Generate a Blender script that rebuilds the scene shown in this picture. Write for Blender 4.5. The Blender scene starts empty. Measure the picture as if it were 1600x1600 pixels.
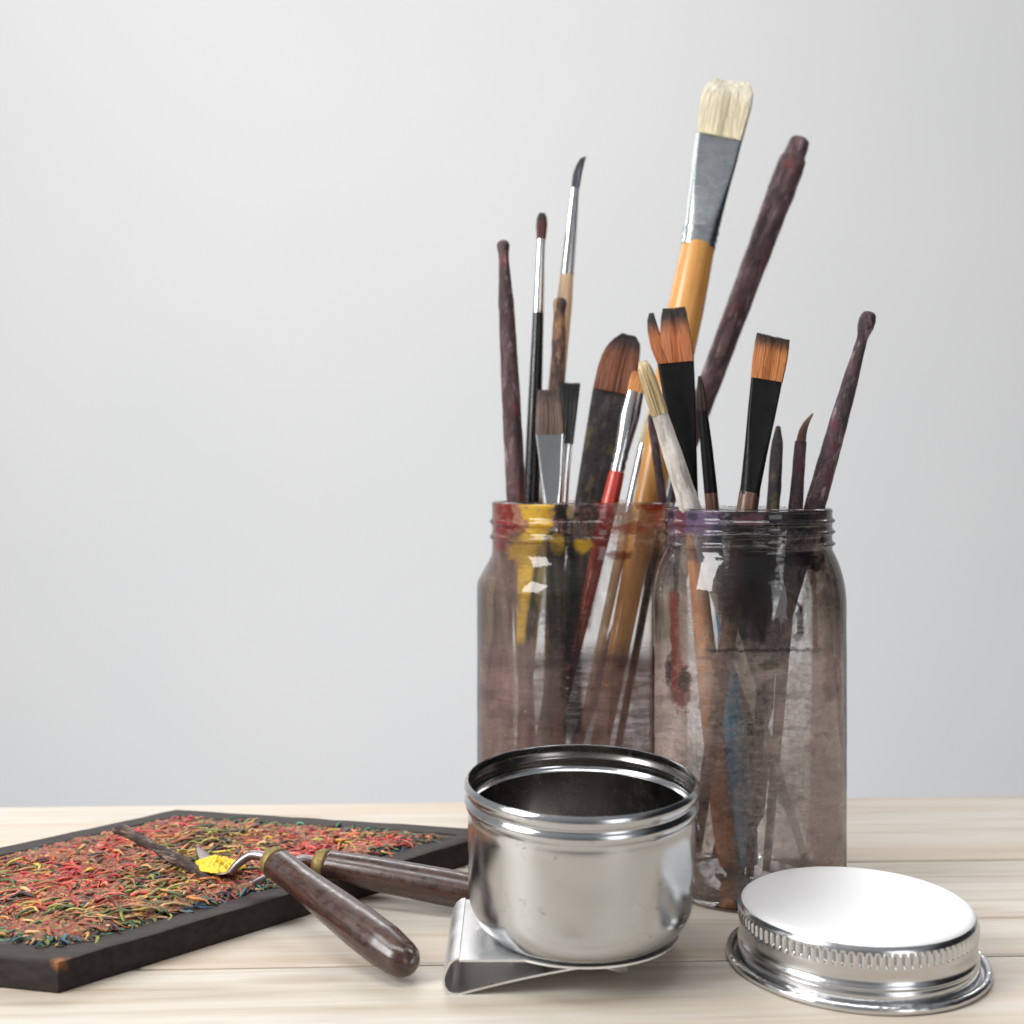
import bpy, math, random
from mathutils import Vector, Matrix, noise
random.seed(7)
S = 0.01            # everything below is written in centimetres
F, HZ, CH = 1900.0, 745.0, 16.86   # focal length and horizon of the photo (px of 1600), camera height
sc = bpy.context.scene
C = sc.collection
def at(px, py, D): return Vector(((px-800)/F*D, D, CH-(py-HZ)/F*D))
def lin(c):  # sRGB 0-255 -> linear
    return tuple(((v/255)/12.92 if v/255 <= .04045 else ((v/255+.055)/1.055)**2.4) for v in c)

# ------------------------------------------------------------------ materials
def new_mat(name):
    m = bpy.data.materials.new(name); m.use_nodes = True
    nt = m.node_tree; nt.nodes.clear()
    out = nt.nodes.new('ShaderNodeOutputMaterial')
    return m, nt, out
def nd(nt, t, **kw):
    n = nt.nodes.new(t)
    for k, v in kw.items():
        if k in n.inputs.keys(): n.inputs[k].default_value = v
        else: setattr(n, k, v)
    return n
def objco(nt, sx=1, sy=1, sz=1, loc=(0,0,0)):   # object coordinates in cm, then scaled
    tc = nt.nodes.new('ShaderNodeTexCoord'); mp = nt.nodes.new('ShaderNodeMapping')
    mp.inputs['Scale'].default_value = (100*sx, 100*sy, 100*sz); mp.inputs['Location'].default_value = loc
    nt.links.new(tc.outputs['Object'], mp.inputs['Vector']); return mp.outputs[0]
def noi(nt, vec, scale, detail=4, rough=.6, dist=0):
    n = nd(nt, 'ShaderNodeTexNoise'); n.inputs['Scale'].default_value = scale
    n.inputs['Detail'].default_value = detail; n.inputs['Roughness'].default_value = rough
    n.inputs['Distortion'].default_value = dist
    nt.links.new(vec, n.inputs['Vector']); return n.outputs['Fac']
def ramp(nt, fac, stops, interp='LINEAR'):
    r = nt.nodes.new('ShaderNodeValToRGB'); cr = r.color_ramp; cr.interpolation = interp
    while len(cr.elements) < len(stops): cr.elements.new(.5)
    for e, (p, c) in zip(cr.elements, stops):
        e.position = p; e.color = (*c, 1) if len(c) == 3 else c
    nt.links.new(fac, r.inputs[0]); return r.outputs[0]
def bump(nt, h, strength, dist=.0005):
    b = nt.nodes.new('ShaderNodeBump'); b.inputs['Strength'].default_value = strength
    b.inputs['Distance'].default_value = dist; nt.links.new(h, b.inputs['Height']); return b.outputs[0]
def bsdf(nt, out, **kw):
    p = nt.nodes.new('ShaderNodeBsdfPrincipled')
    for k, v in kw.items(): p.inputs[k.replace('_', ' ')].default_value = v
    nt.links.new(p.outputs[0], out.inputs[0]); return p
def mixc(nt, fac, a, b, mode='MIX'):
    m = nt.nodes.new('ShaderNodeMix'); m.data_type = 'RGBA'; m.blend_type = mode
    for sock, v in ((0, fac), (6, a), (7, b)):
        if isinstance(v, bpy.types.NodeSocket): nt.links.new(v, m.inputs[sock])
        else: m.inputs[sock].default_value = v if sock == 0 else ((*v, 1) if len(v) == 3 else v)
    return m.outputs[2]
def g(v): return (v, v, v)

def mat_caked(name, stops, sc_=1.0, rough=.55, seed=0, spots=None, bumpy=.9):
    m, nt, out = new_mat(name); p = bsdf(nt, out, Roughness=rough)
    v = objco(nt, 1, 1, .3, (seed*3.1, seed*1.7, seed))
    n1 = noi(nt, v, 1.6*sc_, 6, .68, .6); col = ramp(nt, n1, stops)
    if spots:
        v2 = objco(nt, 1, 1, .6, (seed*5.1, 2, seed*2))
        f = ramp(nt, noi(nt, v2, 1.1*sc_, 3, .6), [(.58, g(0)), (.68, g(.85))])
        col = mixc(nt, f, col, spots)
    fl = ramp(nt, noi(nt, objco(nt, 1, 1, .28, (seed, 0, seed)), 3.2, 4, .65), [(.57, g(0)), (.66, g(.4))])
    col = mixc(nt, fl, col, tuple(min(1, q*1.5+.02) for q in stops[-1][1]))
    fd = ramp(nt, noi(nt, objco(nt, 1, 1, .22, (0, seed, 3)), 2.2, 4, .65), [(.55, g(0)), (.66, g(.65))])
    col = mixc(nt, fd, col, tuple(q*.6 for q in stops[0][1]))
    nt.links.new(col, p.inputs['Base Color'])
    nt.links.new(bump(nt, noi(nt, objco(nt), 7, 5, .7), bumpy, .0012), p.inputs['Normal'])
    rr = ramp(nt, noi(nt, objco(nt), 4, 3), [(.35, g(.35)), (.7, g(.75))]); nt.links.new(rr, p.inputs['Roughness'])
    return m
def mat_wood(name, a, b, rough=.4, gs=1.0, coat=0):
    m, nt, out = new_mat(name); p = bsdf(nt, out, Roughness=rough, Coat_Weight=coat, Coat_Roughness=.12)
    n1 = noi(nt, objco(nt, 3, 3, .18), 2.2*gs, 5, .6, .4)
    c = ramp(nt, n1, [(.3, a), (.7, b)])
    dirt = ramp(nt, noi(nt, objco(nt, 1, 1, .5), 1.1, 5, .7), [(.56, g(0)), (.78, g(.7))])
    c = mixc(nt, dirt, c, tuple(x*.35 for x in a))
    nt.links.new(c, p.inputs['Base Color']); nt.links.new(bump(nt, n1, .25), p.inputs['Normal']); return m
def mat_paint(name, col, rough=.3, var=.5, coat=.3):
    m, nt, out = new_mat(name); p = bsdf(nt, out, Roughness=rough, Coat_Weight=coat, Coat_Roughness=.15)
    n1 = noi(nt, objco(nt, 1, 1, .3), 2.5, 6, .7)
    c = ramp(nt, n1, [(.35, tuple(x*(1-var*.5) for x in col)), (.65, tuple(min(1, x*(1+var)) for x in col))])
    nt.links.new(c, p.inputs['Base Color']); nt.links.new(bump(nt, n1, .2), p.inputs['Normal'])
    rr = ramp(nt, noi(nt, objco(nt), 3, 4), [(.4, g(rough)), (.7, g(min(1, rough+.25)))]); nt.links.new(rr, p.inputs['Roughness'])
    return m
def mat_metal(name, col=.72, rough=.2, dirt=.3, fine=True, var=1.0):
    m, nt, out = new_mat(name); c0 = g(col) if isinstance(col, (int, float)) else col
    p = bsdf(nt, out, Metallic=1.0, Roughness=rough)
    sp = ramp(nt, noi(nt, objco(nt), 2.6, 9, .8), [(.585, g(0)), (.60, g(dirt))])
    pm = ramp(nt, noi(nt, objco(nt, 1, 1, 1, (3, 1, 5)), .7, 3, .6), [(.5, g(0)), (.6, g(1))]); sp = mixc(nt, 1.0, sp, pm, 'MULTIPLY')
    c = mixc(nt, sp, c0, tuple(x*.35 for x in c0)); nt.links.new(c, p.inputs['Base Color'])
    rr = ramp(nt, noi(nt, objco(nt, 1, 1, 1), 1.2, 6, .7), [(.3, g(rough*(1-.25*var))), (.75, g(rough*(1+.5*var)))])
    nt.links.new(rr, p.inputs['Roughness'])
    if fine: nt.links.new(bump(nt, noi(nt, objco(nt), 14, 4, .7), .06, .0004), p.inputs['Normal'])
    return m
def mat_hair(name, rough=.55):
    m, nt, out = new_mat(name); p = bsdf(nt, out, Roughness=rough)
    a = nd(nt, 'ShaderNodeAttribute', attribute_name='Col')
    n1 = noi(nt, objco(nt, 9, 9, .35), 2.2, 4, .6)
    k = ramp(nt, n1, [(.3, g(.5)), (.7, g(1.25))])
    nt.links.new(mixc(nt, 1.0, a.outputs['Color'], k, 'MULTIPLY'), p.inputs['Base Color'])
    nt.links.new(bump(nt, n1, .6), p.inputs['Normal']); return m
def mat_attr(name, rough=.45):
    m, nt, out = new_mat(name); p = bsdf(nt, out, Roughness=rough, Coat_Weight=.15, Coat_Roughness=.3)
    a = nd(nt, 'ShaderNodeAttribute', attribute_name='Col')
    k = ramp(nt, noi(nt, objco(nt), 6, 4, .7), [(.3, g(.6)), (.7, g(1.15))])
    nt.links.new(mixc(nt, 1.0, a.outputs['Color'], k, 'MULTIPLY'), p.inputs['Base Color'])
    nt.links.new(bump(nt, noi(nt, objco(nt), 9, 4, .7), .7, .0008), p.inputs['Normal']); return m

def mat_glass(name):
    m, nt, out = new_mat(name)
    lw = nd(nt, 'ShaderNodeLayerWeight'); lw.inputs['Blend'].default_value = .35
    tint = ramp(nt, lw.outputs['Facing'], [(0, (.99,.985,.98)), (.8, (.97,.965,.955)), (.97, (.84,.82,.80)), (1, (.6,.58,.56))])
    tr = nd(nt, 'ShaderNodeBsdfTransparent'); nt.links.new(tint, tr.inputs[0])
    gl = nd(nt, 'ShaderNodeBsdfGlossy'); gl.inputs['Roughness'].default_value = .04
    bn = bump(nt, noi(nt, objco(nt, 1, 1, .5), .9, 3, .5), .12, .002)
    nt.links.new(bn, gl.inputs['Normal'])
    fr = nd(nt, 'ShaderNodeFresnel'); fr.inputs['IOR'].default_value = 1.5
    mx = nd(nt, 'ShaderNodeMixShader'); nt.links.new(fr.outputs[0], mx.inputs[0])
    nt.links.new(tr.outputs[0], mx.inputs[1]); nt.links.new(gl.outputs[0], mx.inputs[2])
    nt.links.new(mx.outputs[0], out.inputs[0]); return m
def mat_film(name):   # dried paint and dirt on the glass; colour and thickness stored on the mesh
    m, nt, out = new_mat(name)
    a = nd(nt, 'ShaderNodeAttribute', attribute_name='Col')
    k = ramp(nt, noi(nt, objco(nt, 1, 1, 1), 5, 6, .75), [(.3, g(1.35)), (.7, g(2.0))])
    col = mixc(nt, 1.0, a.outputs['Color'], k, 'MULTIPLY')
    df = nd(nt, 'ShaderNodeBsdfPrincipled'); df.inputs['Roughness'].default_value = .5; nt.links.new(col, df.inputs['Base Color'])
    tl = nd(nt, 'ShaderNodeBsdfTranslucent'); nt.links.new(col, tl.inputs[0])
    m1 = nd(nt, 'ShaderNodeMixShader'); m1.inputs[0].default_value = .5
    nt.links.new(df.outputs[0], m1.inputs[1]); nt.links.new(tl.outputs[0], m1.inputs[2])
    tr = nd(nt, 'ShaderNodeBsdfTransparent')
    # fine horizontal scratches and specks modulate the thickness
    sc1 = noi(nt, objco(nt, .35, .35, 7), 2.2, 7, .75, .3)
    sc2 = ramp(nt, sc1, [(.3, g(.72)), (.5, g(1.0)), (.72, g(1.25))])
    mu = nd(nt, 'ShaderNodeMath', operation='MULTIPLY'); mu.use_clamp = True
    nt.links.new(a.outputs['Alpha'], mu.inputs[0]); nt.links.new(sc2, mu.inputs[1])
    mx = nd(nt, 'ShaderNodeMixShader'); nt.links.new(mu.outputs[0], mx.inputs[0])
    nt.links.new(tr.outputs[0], mx.inputs[1]); nt.links.new(m1.outputs[0], mx.inputs[2])
    nt.links.new(mx.outputs[0], out.inputs[0]); return m

# ------------------------------------------------------------------ objects
def link(name, verts, faces, mat, parent=None, cols=None, smooth=True, mats=None, fmat=None, loc=None):
    me = bpy.data.meshes.new(name)
    me.from_pydata([(v[0]*S, v[1]*S, v[2]*S) for v in verts], [], faces)
    if mats:
        for x in mats: me.materials.append(x)
        if fmat: me.polygons.foreach_set('material_index', fmat)
    else: me.materials.append(mat)
    if smooth: me.polygons.foreach_set('use_smooth', [True]*len(me.polygons))
    if cols is not None:
        ca = me.color_attributes.new('Col', 'FLOAT_COLOR', 'POINT')
        flat = []
        for c in cols: flat += list(c) if len(c) == 4 else [*c, 1.0]
        ca.data.foreach_set('color', flat)
    me.update()
    o = bpy.data.objects.new(name, me); C.objects.link(o)
    if parent: o.parent = parent
    if loc is not None: o.location = Vector(loc)*S
    return o
def empty(name, loc, label, cat, group=None, rot=None):
    o = bpy.data.objects.new(name, None); C.objects.link(o); o.empty_display_size = .02
    o.location = Vector(loc)*S
    if rot is not None: o.rotation_mode = 'QUATERNION'; o.rotation_quaternion = rot
    o['label'] = label; o['category'] = cat
    if group: o['group'] = group
    return o
def auto(o, ang=35):
    o.data.set_sharp_from_angle(angle=math.radians(ang)); return o
def lathe(profile, n=96, fn=None, close=False):
    V, Fc = [], []
    for k, (r, z) in enumerate(profile):
        for i in range(n):
            a = 2*math.pi*i/n
            rr, zz = fn(r, z, a, k) if fn else (r, z)
            V.append((rr*math.sin(a), -rr*math.cos(a), zz))
    m = len(profile)
    for k in range(m-1 if not close else m):
        k2 = (k+1) % m
        for i in range(n):
            j = (i+1) % n
            Fc.append((k*n+i, k*n+j, k2*n+j, k2*n+i))
    return V, Fc
def loft(secs, n=20, sq=2.0, cap=True, lump=0, seed=0):
    """secs: (z, halfwidth, halfdepth, xoff) along local Z"""
    V, Fc = [], []
    for (z, a, b, xo) in secs:
        for i in range(n):
            t = 2*math.pi*i/n; c, s = math.cos(t), math.sin(t)
            cx = math.copysign(abs(c)**(2/sq), c)*a; sy = math.copysign(abs(s)**(2/sq), s)*b
            if lump:
                q = 1+lump*noise.noise(Vector((c*1.2+seed, s*1.2, z*1.6+seed*2)))*1.6+lump*.6*noise.noise(Vector((c*3+seed, s*3, z*5)))
                cx *= q; sy *= q
            V.append((cx+xo, sy, z))
    for k in range(len(secs)-1):
        for i in range(n):
            j = (i+1) % n; Fc.append((k*n+i, k*n+j, (k+1)*n+j, (k+1)*n+i))
    if cap:
        V.append((secs[0][3], 0, secs[0][0])); c0 = len(V)-1
        V.append((secs[-1][3], 0, secs[-1][0])); c1 = len(V)-1
        L = (len(secs)-1)*n
        for i in range(n):
            j = (i+1) % n; Fc.append((c0, j, i)); Fc.append((c1, L+i, L+j))
    return V, Fc
def refine(secs, step=.25):
    """interpolate sections smoothly; secs sorted by z"""
    out = []
    for (p, q) in zip(secs[:-1], secs[1:]):
        m = max(1, int(abs(q[0]-p[0])/step))
        for i in range(m):
            t = i/m; out.append(tuple(p[k]+(q[k]-p[k])*t for k in range(4)))
    out.append(secs[-1]); return out

# ------------------------------------------------------------------ setting
def mat_table():
    m, nt, out = new_mat('pine_wood'); p = bsdf(nt, out, Roughness=.5)
    tc = nt.nodes.new('ShaderNodeTexCoord'); sep = nt.nodes.new('ShaderNodeSeparateXYZ')
    nt.links.new(tc.outputs['Object'], sep.inputs[0])
    def mth(op, a, b=None):
        x = nd(nt, 'ShaderNodeMath', operation=op)
        for i, v in enumerate((a, b)):
            if v is None: continue
            if isinstance(v, (int, float)): x.inputs[i].default_value = v
            else: nt.links.new(v, x.inputs[i])
        return x.outputs[0]
    idx = mth('FLOOR', mth('DIVIDE', sep.outputs[1], PW*S))
    cmb = nt.nodes.new('ShaderNodeCombineXYZ')
    nt.links.new(mth('ADD', mth('MULTIPLY', sep.outputs[0], 4.2), mth('MULTIPLY', idx, 7.3)), cmb.inputs[0])
    nt.links.new(mth('ADD', mth('MULTIPLY', sep.outputs[1], 75), mth('MULTIPLY', idx, 3.7)), cmb.inputs[1])
    n1 = noi(nt, cmb.outputs[0], .9, 6, .62, .5)
    n2 = noi(nt, cmb.outputs[0], .28, 3, .5, 1.4)
    base = ramp(nt, n1, [(.27, (.28,.205,.14)), (.39, (.48,.41,.33)), (.56, (.585,.54,.475)), (.74, (.45,.37,.285))])
    pink = ramp(nt, n2, [(.48, g(0)), (.62, g(.5))])
    col = mixc(nt, pink, base, (.57,.45,.345))
    cm3 = nt.nodes.new('ShaderNodeCombineXYZ')
    nt.links.new(mth('ADD', mth('MULTIPLY', sep.outputs[0], 14), mth('MULTIPLY', idx, 5.1)), cm3.inputs[0]); nt.links.new(mth('MULTIPLY', sep.outputs[1], 900), cm3.inputs[1])
    fg = ramp(nt, noi(nt, cm3.outputs[0], 1.0, 4, .7), [(.3, g(.90)), (.5, g(1.0)), (.7, g(1.02))])
    col = mixc(nt, 1.0, col, fg, 'MULTIPLY')
    # knots
    cmb2 = nt.nodes.new('ShaderNodeCombineXYZ')
    nt.links.new(mth('MULTIPLY', sep.outputs[0], 9), cmb2.inputs[0]); nt.links.new(mth('MULTIPLY', sep.outputs[1], 42), cmb2.inputs[1])
    vo = nt.nodes.new('ShaderNodeTexVoronoi'); vo.inputs['Scale'].default_value = .55; nt.links.new(cmb2.outputs[0], vo.inputs['Vector'])
    kn = ramp(nt, vo.outputs['Distance'], [(.03, g(.7)), (.13, g(0))])
    col = mixc(nt, kn, col, (.30,.2,.13))
    nt.links.new(col, p.inputs['Base Color'])
    nt.links.new(bump(nt, n1, .25, .0006), p.inputs['Normal'])
    return m
PW = 10.5
def build_table():
    # planks run left-right, tongue and groove seams; far edge at about 63 cm from the camera
    V, Fc = [], []
    ys = [21.2-1*0 - 10.5 + PW*i for i in range(6)]   # local y of plank starts: 10.7 .. 63.2
    prof = []
    ys = [-5*PW + PW*i for i in range(6)]             # local: far edge at 0
    for i in range(5):
        a, b = ys[i], ys[i+1]
        prof += [(a+.06, -.25), (a+.08, -.06), (a+.18, 0), (b-.18, 0), (b-.08, -.06), (b-.06, -.25)]
    prof = [(ys[0]+.03, -2.2)] + prof + [(-.03, -2.2)]
    X = [-110 + 10*i for i in range(23)]
    for x in X:
        for (y, z) in prof: V.append((x, y, z))
    n = len(prof)
    for i in range(len(X)-1):
        for k in range(n):
            k2 = (k+1) % n
            Fc.append((i*n+k, (i+1)*n+k, (i+1)*n+k2, i*n+k2))
    Fc.append(tuple(range(n))); Fc.append(tuple((len(X)-1)*n+k for k in reversed(range(n))))
    o = link('tabletop', V, Fc, mat_table(), smooth=False)
    o.location = Vector((0, 63.2, 0))*S; o.rotation_euler.z = .040
    o['kind'] = 'structure'
    return o
build_table()
def mat_wall():
    m, nt, out = new_mat('wall_paint'); p = bsdf(nt, out, Roughness=.85)
    n1 = noi(nt, objco(nt, .02, .02, .02), 1.0, 3, .5)
    nt.links.new(ramp(nt, n1, [(.3, (.745,.75,.755)), (.7, (.775,.775,.775))]), p.inputs['Base Color'])
    nt.links.new(bump(nt, noi(nt, objco(nt), .8, 4), .03, .001), p.inputs['Normal']); return m
w = link('wall', [(-230,190,-90),(230,190,-90),(230,190,280),(-230,190,280),(-230,194,-90),(230,194,-90),(230,194,280),(-230,194,280)],
     [(0,1,2,3),(5,4,7,6),(1,5,6,2),(4,0,3,7),(3,2,6,7),(4,5,1,0)], mat_wall(), smooth=False)
w['kind'] = 'structure'

# ------------------------------------------------------------------ shared materials
M = {}
M['maroon'] = mat_caked('caked_maroon_paint', [(.26, lin((36,28,30))), (.44, lin((72,48,52))), (.58, lin((106,80,84))), (.74, lin((160,134,136)))], 1.1, seed=1, spots=lin((124,52,56)))
M['maroon_dark'] = mat_caked('caked_dark_paint', [(.28, lin((28,22,25))), (.5, lin((66,48,52))), (.63, lin((98,74,80))), (.76, lin((168,140,144)))], 1.3, seed=4, spots=lin((92,40,54)))
M['brown_caked'] = mat_caked('caked_brown_paint', [(.3, lin((40,28,28))), (.5, lin((84,60,56))), (.62, lin((170,124,76))), (.8, lin((206,160,104)))], 1.0, seed=6)
M['black_caked'] = mat_caked('caked_black_paint', [(.3, lin((20,18,20))), (.55, lin((44,36,40))), (.8, lin((84,68,72)))], 1.2, seed=9, spots=lin((92,82,44)))
M['ochre'] = mat_wood('ochre_wood', lin((190,132,66)), lin((214,158,86)), .38, coat=.4)
M['palewood'] = mat_wood('pale_wood', lin((206,172,136)), lin((228,200,166)), .45)
M['orangewood'] = mat_wood('orange_wood', lin((176,108,60)), lin((206,140,88)), .4, coat=.2)
M['black'] = mat_paint('black_lacquer', lin((13,13,16)), .2, .5)
M['black_satin'] = mat_paint('black_ferrule', lin((7,7,9)), .38, .5, 0)
for _n in M['black_satin'].node_tree.nodes:
    if _n.type == 'BSDF_PRINCIPLED': _n.inputs['Specular IOR Level'].default_value = .25
M['red'] = mat_paint('red_lacquer', lin((176,52,36)), .25, .3)
M['blue'] = mat_paint('blue_lacquer', lin((50,130,165)), .3, .3)
M['white'] = mat_caked('dirty_white_paint', [(.3, lin((150,140,132))), (.5, lin((205,198,192))), (.75, lin((232,228,222)))], .8, seed=12, bumpy=.4)
M['brown'] = mat_paint('brown_lacquer', lin((92,62,46)), .3, .5)
M['silver'] = mat_metal('nickel_ferrule', .80, .16, .25)
M['greymetal'] = mat_metal('grey_aluminium', lin((196,202,204)), .24, .25)
M['hair'] = mat_hair('brush_hair')
M['glass'] = mat_glass('jar_glass')
M['film'] = mat_film('dried_paint_film')

# ------------------------------------------------------------------ jars
JL = dict(x=(909-800)/F*58, y=58.0, r=5.0, h=CH-(785-HZ)/F*58)
JR = dict(x=9.82, y=50.6, r=3.97, h=CH-(795-HZ)/F*50.6)
def fbm(x, y, z, o=4):
    return noise.fractal(Vector((x, y, z)), 1.0, 2.0, o)   # about -1..1
def sm(a, b, x):
    if a == b: return 1.0 if x >= a else 0.0
    t = max(0, min(1, (x-a)/(b-a))); return t*t*(3-2*t)
def over(c, a, col, al):   # layer a paint of opacity al on (c, a)
    na = al+a*(1-al)
    if na < 1e-6: return c, 0
    return tuple((col[i]*al+c[i]*a*(1-al))/na for i in range(3)), na
def blot(px, py, cx, cy, rx, ry, n, soft=.25):
    d = math.sqrt(((px-cx)/rx)**2+((py-cy)/ry)**2)+n*.45
    return 1-sm(1-soft, 1+soft, d)
def streak(px, py, x0, y0, x1, y1, w0, w1, n):
    if py < min(y0, y1)-6 or py > max(y0, y1)+6: return 0
    t = max(0, min(1, (py-y0)/(y1-y0))); cx = x0+(x1-x0)*t+n*5; w = w0+(w1-w0)*t
    a = 1-sm(.6, 1.25, abs(px-cx)/max(w, 1)*(1+.35*n))
    return a*sm(y0-6, y0+4, py)*(1-sm(y1-14+n*14, y1+2, py))
YEL, RED, BLK = (1.15, .78, .035), lin((170,48,40)), lin((12,9,10))
def stain_left(px, py, th, z, front):
    n = fbm(px*.03, py*.03, 1); n2 = fbm(px*.09, py*.012, 5); n3 = fbm(px*.01, py*.14, 8)
    c, a = lin((205,184,168)), .0
    murk = sm(990+n*14, 1045+n*14, py)
    a = .13+.18*n2+.02*murk
    c, a = over(c, max(0, a), lin((156,130,126)), murk*max(0, min(1, .64+.24*n3+.22*n+.15*n2)))
    c, a = over(c, a, lin((70,52,54)), (1-abs(sm(1008, 1060, py)*2-1))*.35*(1-sm(.1, .5, n)))
    if not front:
        if py < 850: c, a = over(c, a, lin((150,96,80)), .35+.3*n)
        return c, max(0, min(1, a*.6))
    n5 = fbm(px*.11, py*.11, 40); n = n*.7+n5*.8; e = n*18
    def put(col, al): 
        nonlocal c, a
        c, a = over(c, a, tuple(q*.60 for q in col), max(0, min(1, al)))
    put(lin((150,110,104)), .35*blot(px, py, 790, 880, 40, 46, n))           # haze on the left shoulder
    put(lin((172,92,84)), .8*(1-sm(820, 845, py+e))*(1-sm(812, 826, px+e)))
    put(RED, .9*(1-sm(798, 808, px+e))*(1-sm(822, 834, py+e)))
    put(lin((214,160,128)), .85*sm(800, 806, px+e)*(1-sm(824, 832, px+e))*(1-sm(815, 832, py)))
    put(YEL, .97*sm(816, 826, px+e)*(1-sm(858, 870, px+e+max(0, py-800)*.35))*(1-sm(842, 856, py+e*1.4)))
    put(lin((250,205,80)), .9*streak(px, py, 826, 838, 812, 1010, 15, 7, n2))
    put(lin((206,168,70)), .8*blot(px, py, 818, 862, 24, 26, n))
    put(YEL, .8*blot(px, py, 872, 850, 12, 16, n)+.85*blot(px, py, 912, 853, 15, 12, n))
    put(lin((190,172,130)), .5*streak(px, py, 770, 900, 764, 1015, 6, 4, n2))
    put(BLK, .97*sm(863, 873, px+e)*(1-sm(896, 904, px+e))*(1-sm(806, 826, py-abs(px-885)*.2)))
    put(BLK, .95*streak(px, py, 886, 800, 897, 940, 9, 6, n))
    put(lin((46,34,36)), .75*streak(px, py, 897, 900, 895, 1160, 12, 16, n))
    put(lin((226,206,150)), .95*blot(px, py, 891, 800, 6, 11, n*.4))
    put(lin((84,66,58)), .75*sm(898, 906, px)*(1-sm(935, 950, px+e))*(1-sm(822, 836, py+e)))
    put(lin((58,62,42)), .5*blot(px, py, 875, 925, 40, 80, n))
    put(lin((186,110,124)), .7*sm(936, 944, px+e)*(1-sm(956, 962, px))*(1-sm(812, 822, py)))
    put(lin((214,196,178)), .75*sm(954, 962, px+e)*(1-sm(984, 996, px+e))*(1-sm(812, 830, py)))
    put(lin((190,140,96)), .45*sm(990, 1000, px)*(1-sm(850, 880, py+e)))
    put(lin((190,70,48)), .85*blot(px, py, 1020, 791, 26, 8, n))
    put(lin((150,44,36)), .8*blot(px, py, 936, 838, 12, 16, n)+.7*blot(px, py, 968, 868, 18, 7, n))
    put(lin((130,60,54)), .5*streak(px, py, 938, 850, 915, 990, 9, 7, n2))
    put(lin((196,96,50)), .7*blot(px, py, 985, 826, 26, 10, n*1.3)+.6*blot(px, py, 1030, 812, 16, 12, n*1.3))
    put(lin((168,52,44)), .7*blot(px, py, 782, 842, 12, 18, n*1.2)+.5*streak(px, py, 946, 800, 930, 900, 8, 5, n))
    put(lin((64,44,46)), .45*max(0, n3+.1)*sm(1015, 1040, py))
    put(lin((196,176,90)), .45*streak(px, py, 850, 845, 842, 960, 7, 3, n2))
    put(lin((66,50,54)), .38*sm(.0, .6, fbm(px*.016, py*.03, 75))*sm(1000, 1040, py))
    put(lin((214,150,140)), .35*(1-sm(850, 872, py+e))*sm(.0, .4, n5))
    put(lin((168,150,146)), .25*blot(px, py, 770, 960, 26, 70, n))
    return c, a
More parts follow.
